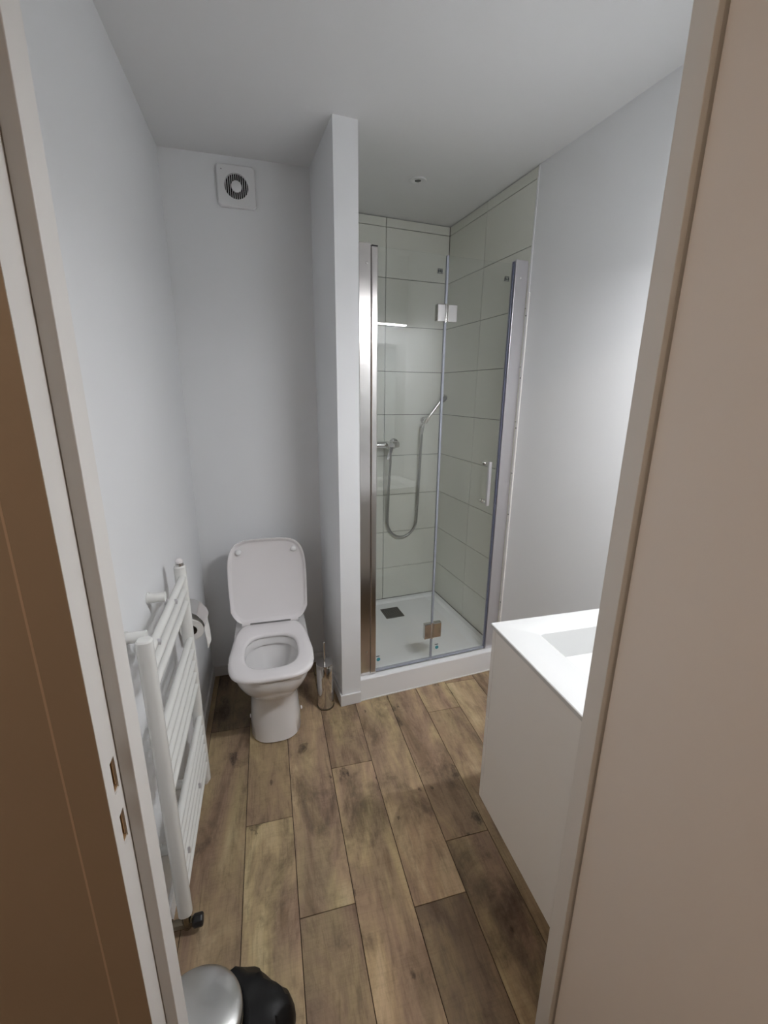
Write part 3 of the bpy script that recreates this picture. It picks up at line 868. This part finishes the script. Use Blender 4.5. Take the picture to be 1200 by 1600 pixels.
mi = thing('wall_mirror', 'frameless wall mirror above the washbasin', 'mirror', (0.98, 0.5905, 1.10))
B('mirror_glass', M['mirror'], mi, -0.285, 0.285, 0.0, 0.006, 0.0, 0.80)
B('mirror_back', M['drain'], mi, -0.283, 0.283, -0.0003, 0.0, 0.002, 0.798)

# lamp bar over the mirror: the light of the room
la = thing('mirror_lamp', 'slim white light bar above the mirror', 'lamp', (1.0, 0.5905, 2.02))
LYC = 0.095
B('lamp_housing', M['chrome'], la, -0.30, 0.30, LYC - 0.022, LYC + 0.022, 0.006, 0.024, bevel=0.002)
for x0 in (-0.30, 0.29):
    B('end_cap', M['chrome'], la, x0, x0 + 0.01, LYC - 0.022, LYC + 0.022, 0.0005, 0.006, bevel=0.001)
B('lamp_diffuser', emit('led_diffuser', (248, 249, 252), LED_STRENGTH), la, -0.289, 0.289, LYC - 0.017, LYC + 0.017, 0.0015, 0.0055)
bm = bmesh.new(); box(bm, -0.03, 0.03, 0.0, LYC - 0.022, 0.010, 0.022); box(bm, -0.045, 0.045, 0.0, 0.012, -0.02, 0.045)
obj('lamp_arm', bm, M['chrome'], la, bevel=0.002)

# ------------------------------------------------------------------ pedal bin with its bag
PBX, PBY = -0.222, 0.692
pb = thing('pedal_bin', 'small steel pedal bin with a domed lid beside the doorway', 'bin', (PBX, PBY, 0))
Lz('bin_body', M['steel'], pb, [(0.086, 0.012), (0.088, 0.016), (0.088, 0.218), (0.0885, 0.222), (0.084, 0.222), (0.084, 0.03), (0.0, 0.028)], n=48)
Lz('bin_base', M['black'], pb, [(0.089, 0.0), (0.091, 0.002), (0.091, 0.013), (0.087, 0.016)], n=48)
Lz('bin_lid', M['steel'], pb, [(0.0965, 0.2265), (0.098, 0.229), (0.098, 0.240), (0.0965, 0.2435), (0.090, 0.2485), (0.075, 0.2545), (0.055, 0.2595), (0.03, 0.2625), (0.008, 0.2635)], n=64)
B('hinge_block', M['black'], pb, -0.107, -0.085, -0.02, 0.02, 0.20, 0.232, bevel=0.003)
bm = bmesh.new(); box(bm, 0.075, 0.118, -0.022, 0.022, 0.006, 0.012)
obj('pedal', bm, M['black'], pb, bevel=0.002)
bm = bmesh.new()
NA, NV = 64, 16
rings = []
for j in range(NV + 1):
    t = j / NV
    ring = []
    for i in range(NA):
        a = 2 * math.pi * i / NA
        # fullest on the room side, thin against the wall
        ad = (math.degrees(a) + 180) % 360 - 180
        e0 = min(1, max(0, (60 - ad) / 14)); e1 = min(1, max(0, (ad + 150) / 70))
        big = (e0 * e0 * (3 - 2 * e0)) * (e1 * e1 * (3 - 2 * e1)) * (0.42 + 0.58 * min(1, max(0, (44 - ad) / 48)))
        z = 0.2245 - 0.010 * t - (0.06 + 0.10 * big) * t * t
        bul = math.sin(math.pi * min(1, t * 0.62 + 0.02))
        rad_ = 0.0895 + (0.006 + 0.128 * big) * bul
        if t > 0.85: rad_ -= (t - 0.85) * 0.12 * big
        nz = noise.noise(Vector((math.cos(a) * 4.2, math.sin(a) * 4.2, t * 3.3)))
        n2 = abs(noise.noise(Vector((math.cos(a) * 9 + 5, math.sin(a) * 9, t * 7 + 2))))
        rad_ += (0.013 * nz - 0.022 * n2) * min(1, t * 3) * (0.25 + big)
        z += (0.014 * nz + 0.010 * n2) * min(1, t * 3) * (0.2 + big)
        rad_ = max(rad_, 0.0895)
        ring.append((rad_ * math.cos(a), rad_ * math.sin(a), z))
    rings.append(ring)
loft(bm, rings, False, False)
bg = obj('bin_bag', bm, M['bag'], smooth=True, ang=28)
bg.location = (PBX, PBY, 0)
sm = bg.modifiers.new('thickness', 'SOLIDIFY'); sm.thickness = 0.0006; sm.offset = 1
tag(bg, 'black plastic bag folded out over the rim of the steel bin', 'bag')

# ------------------------------------------------------------------ hall ceiling lamp behind the camera
hl = thing('hall_ceiling_lamp', 'round warm ceiling lamp in the hall outside the bathroom', 'lamp', (-0.95, -0.5, CH))
Lz('lamp_base', M['fanwhite'], hl, [(0.13, -0.0005), (0.13, -0.02), (0.12, -0.025)], n=40)
Lz('lamp_bowl', emit('warm_bowl', (255, 232, 208), HALL_STRENGTH), hl, [(0.118, -0.0252), (0.115, -0.045), (0.09, -0.07), (0.05, -0.083), (0.01, -0.086)], n=40)
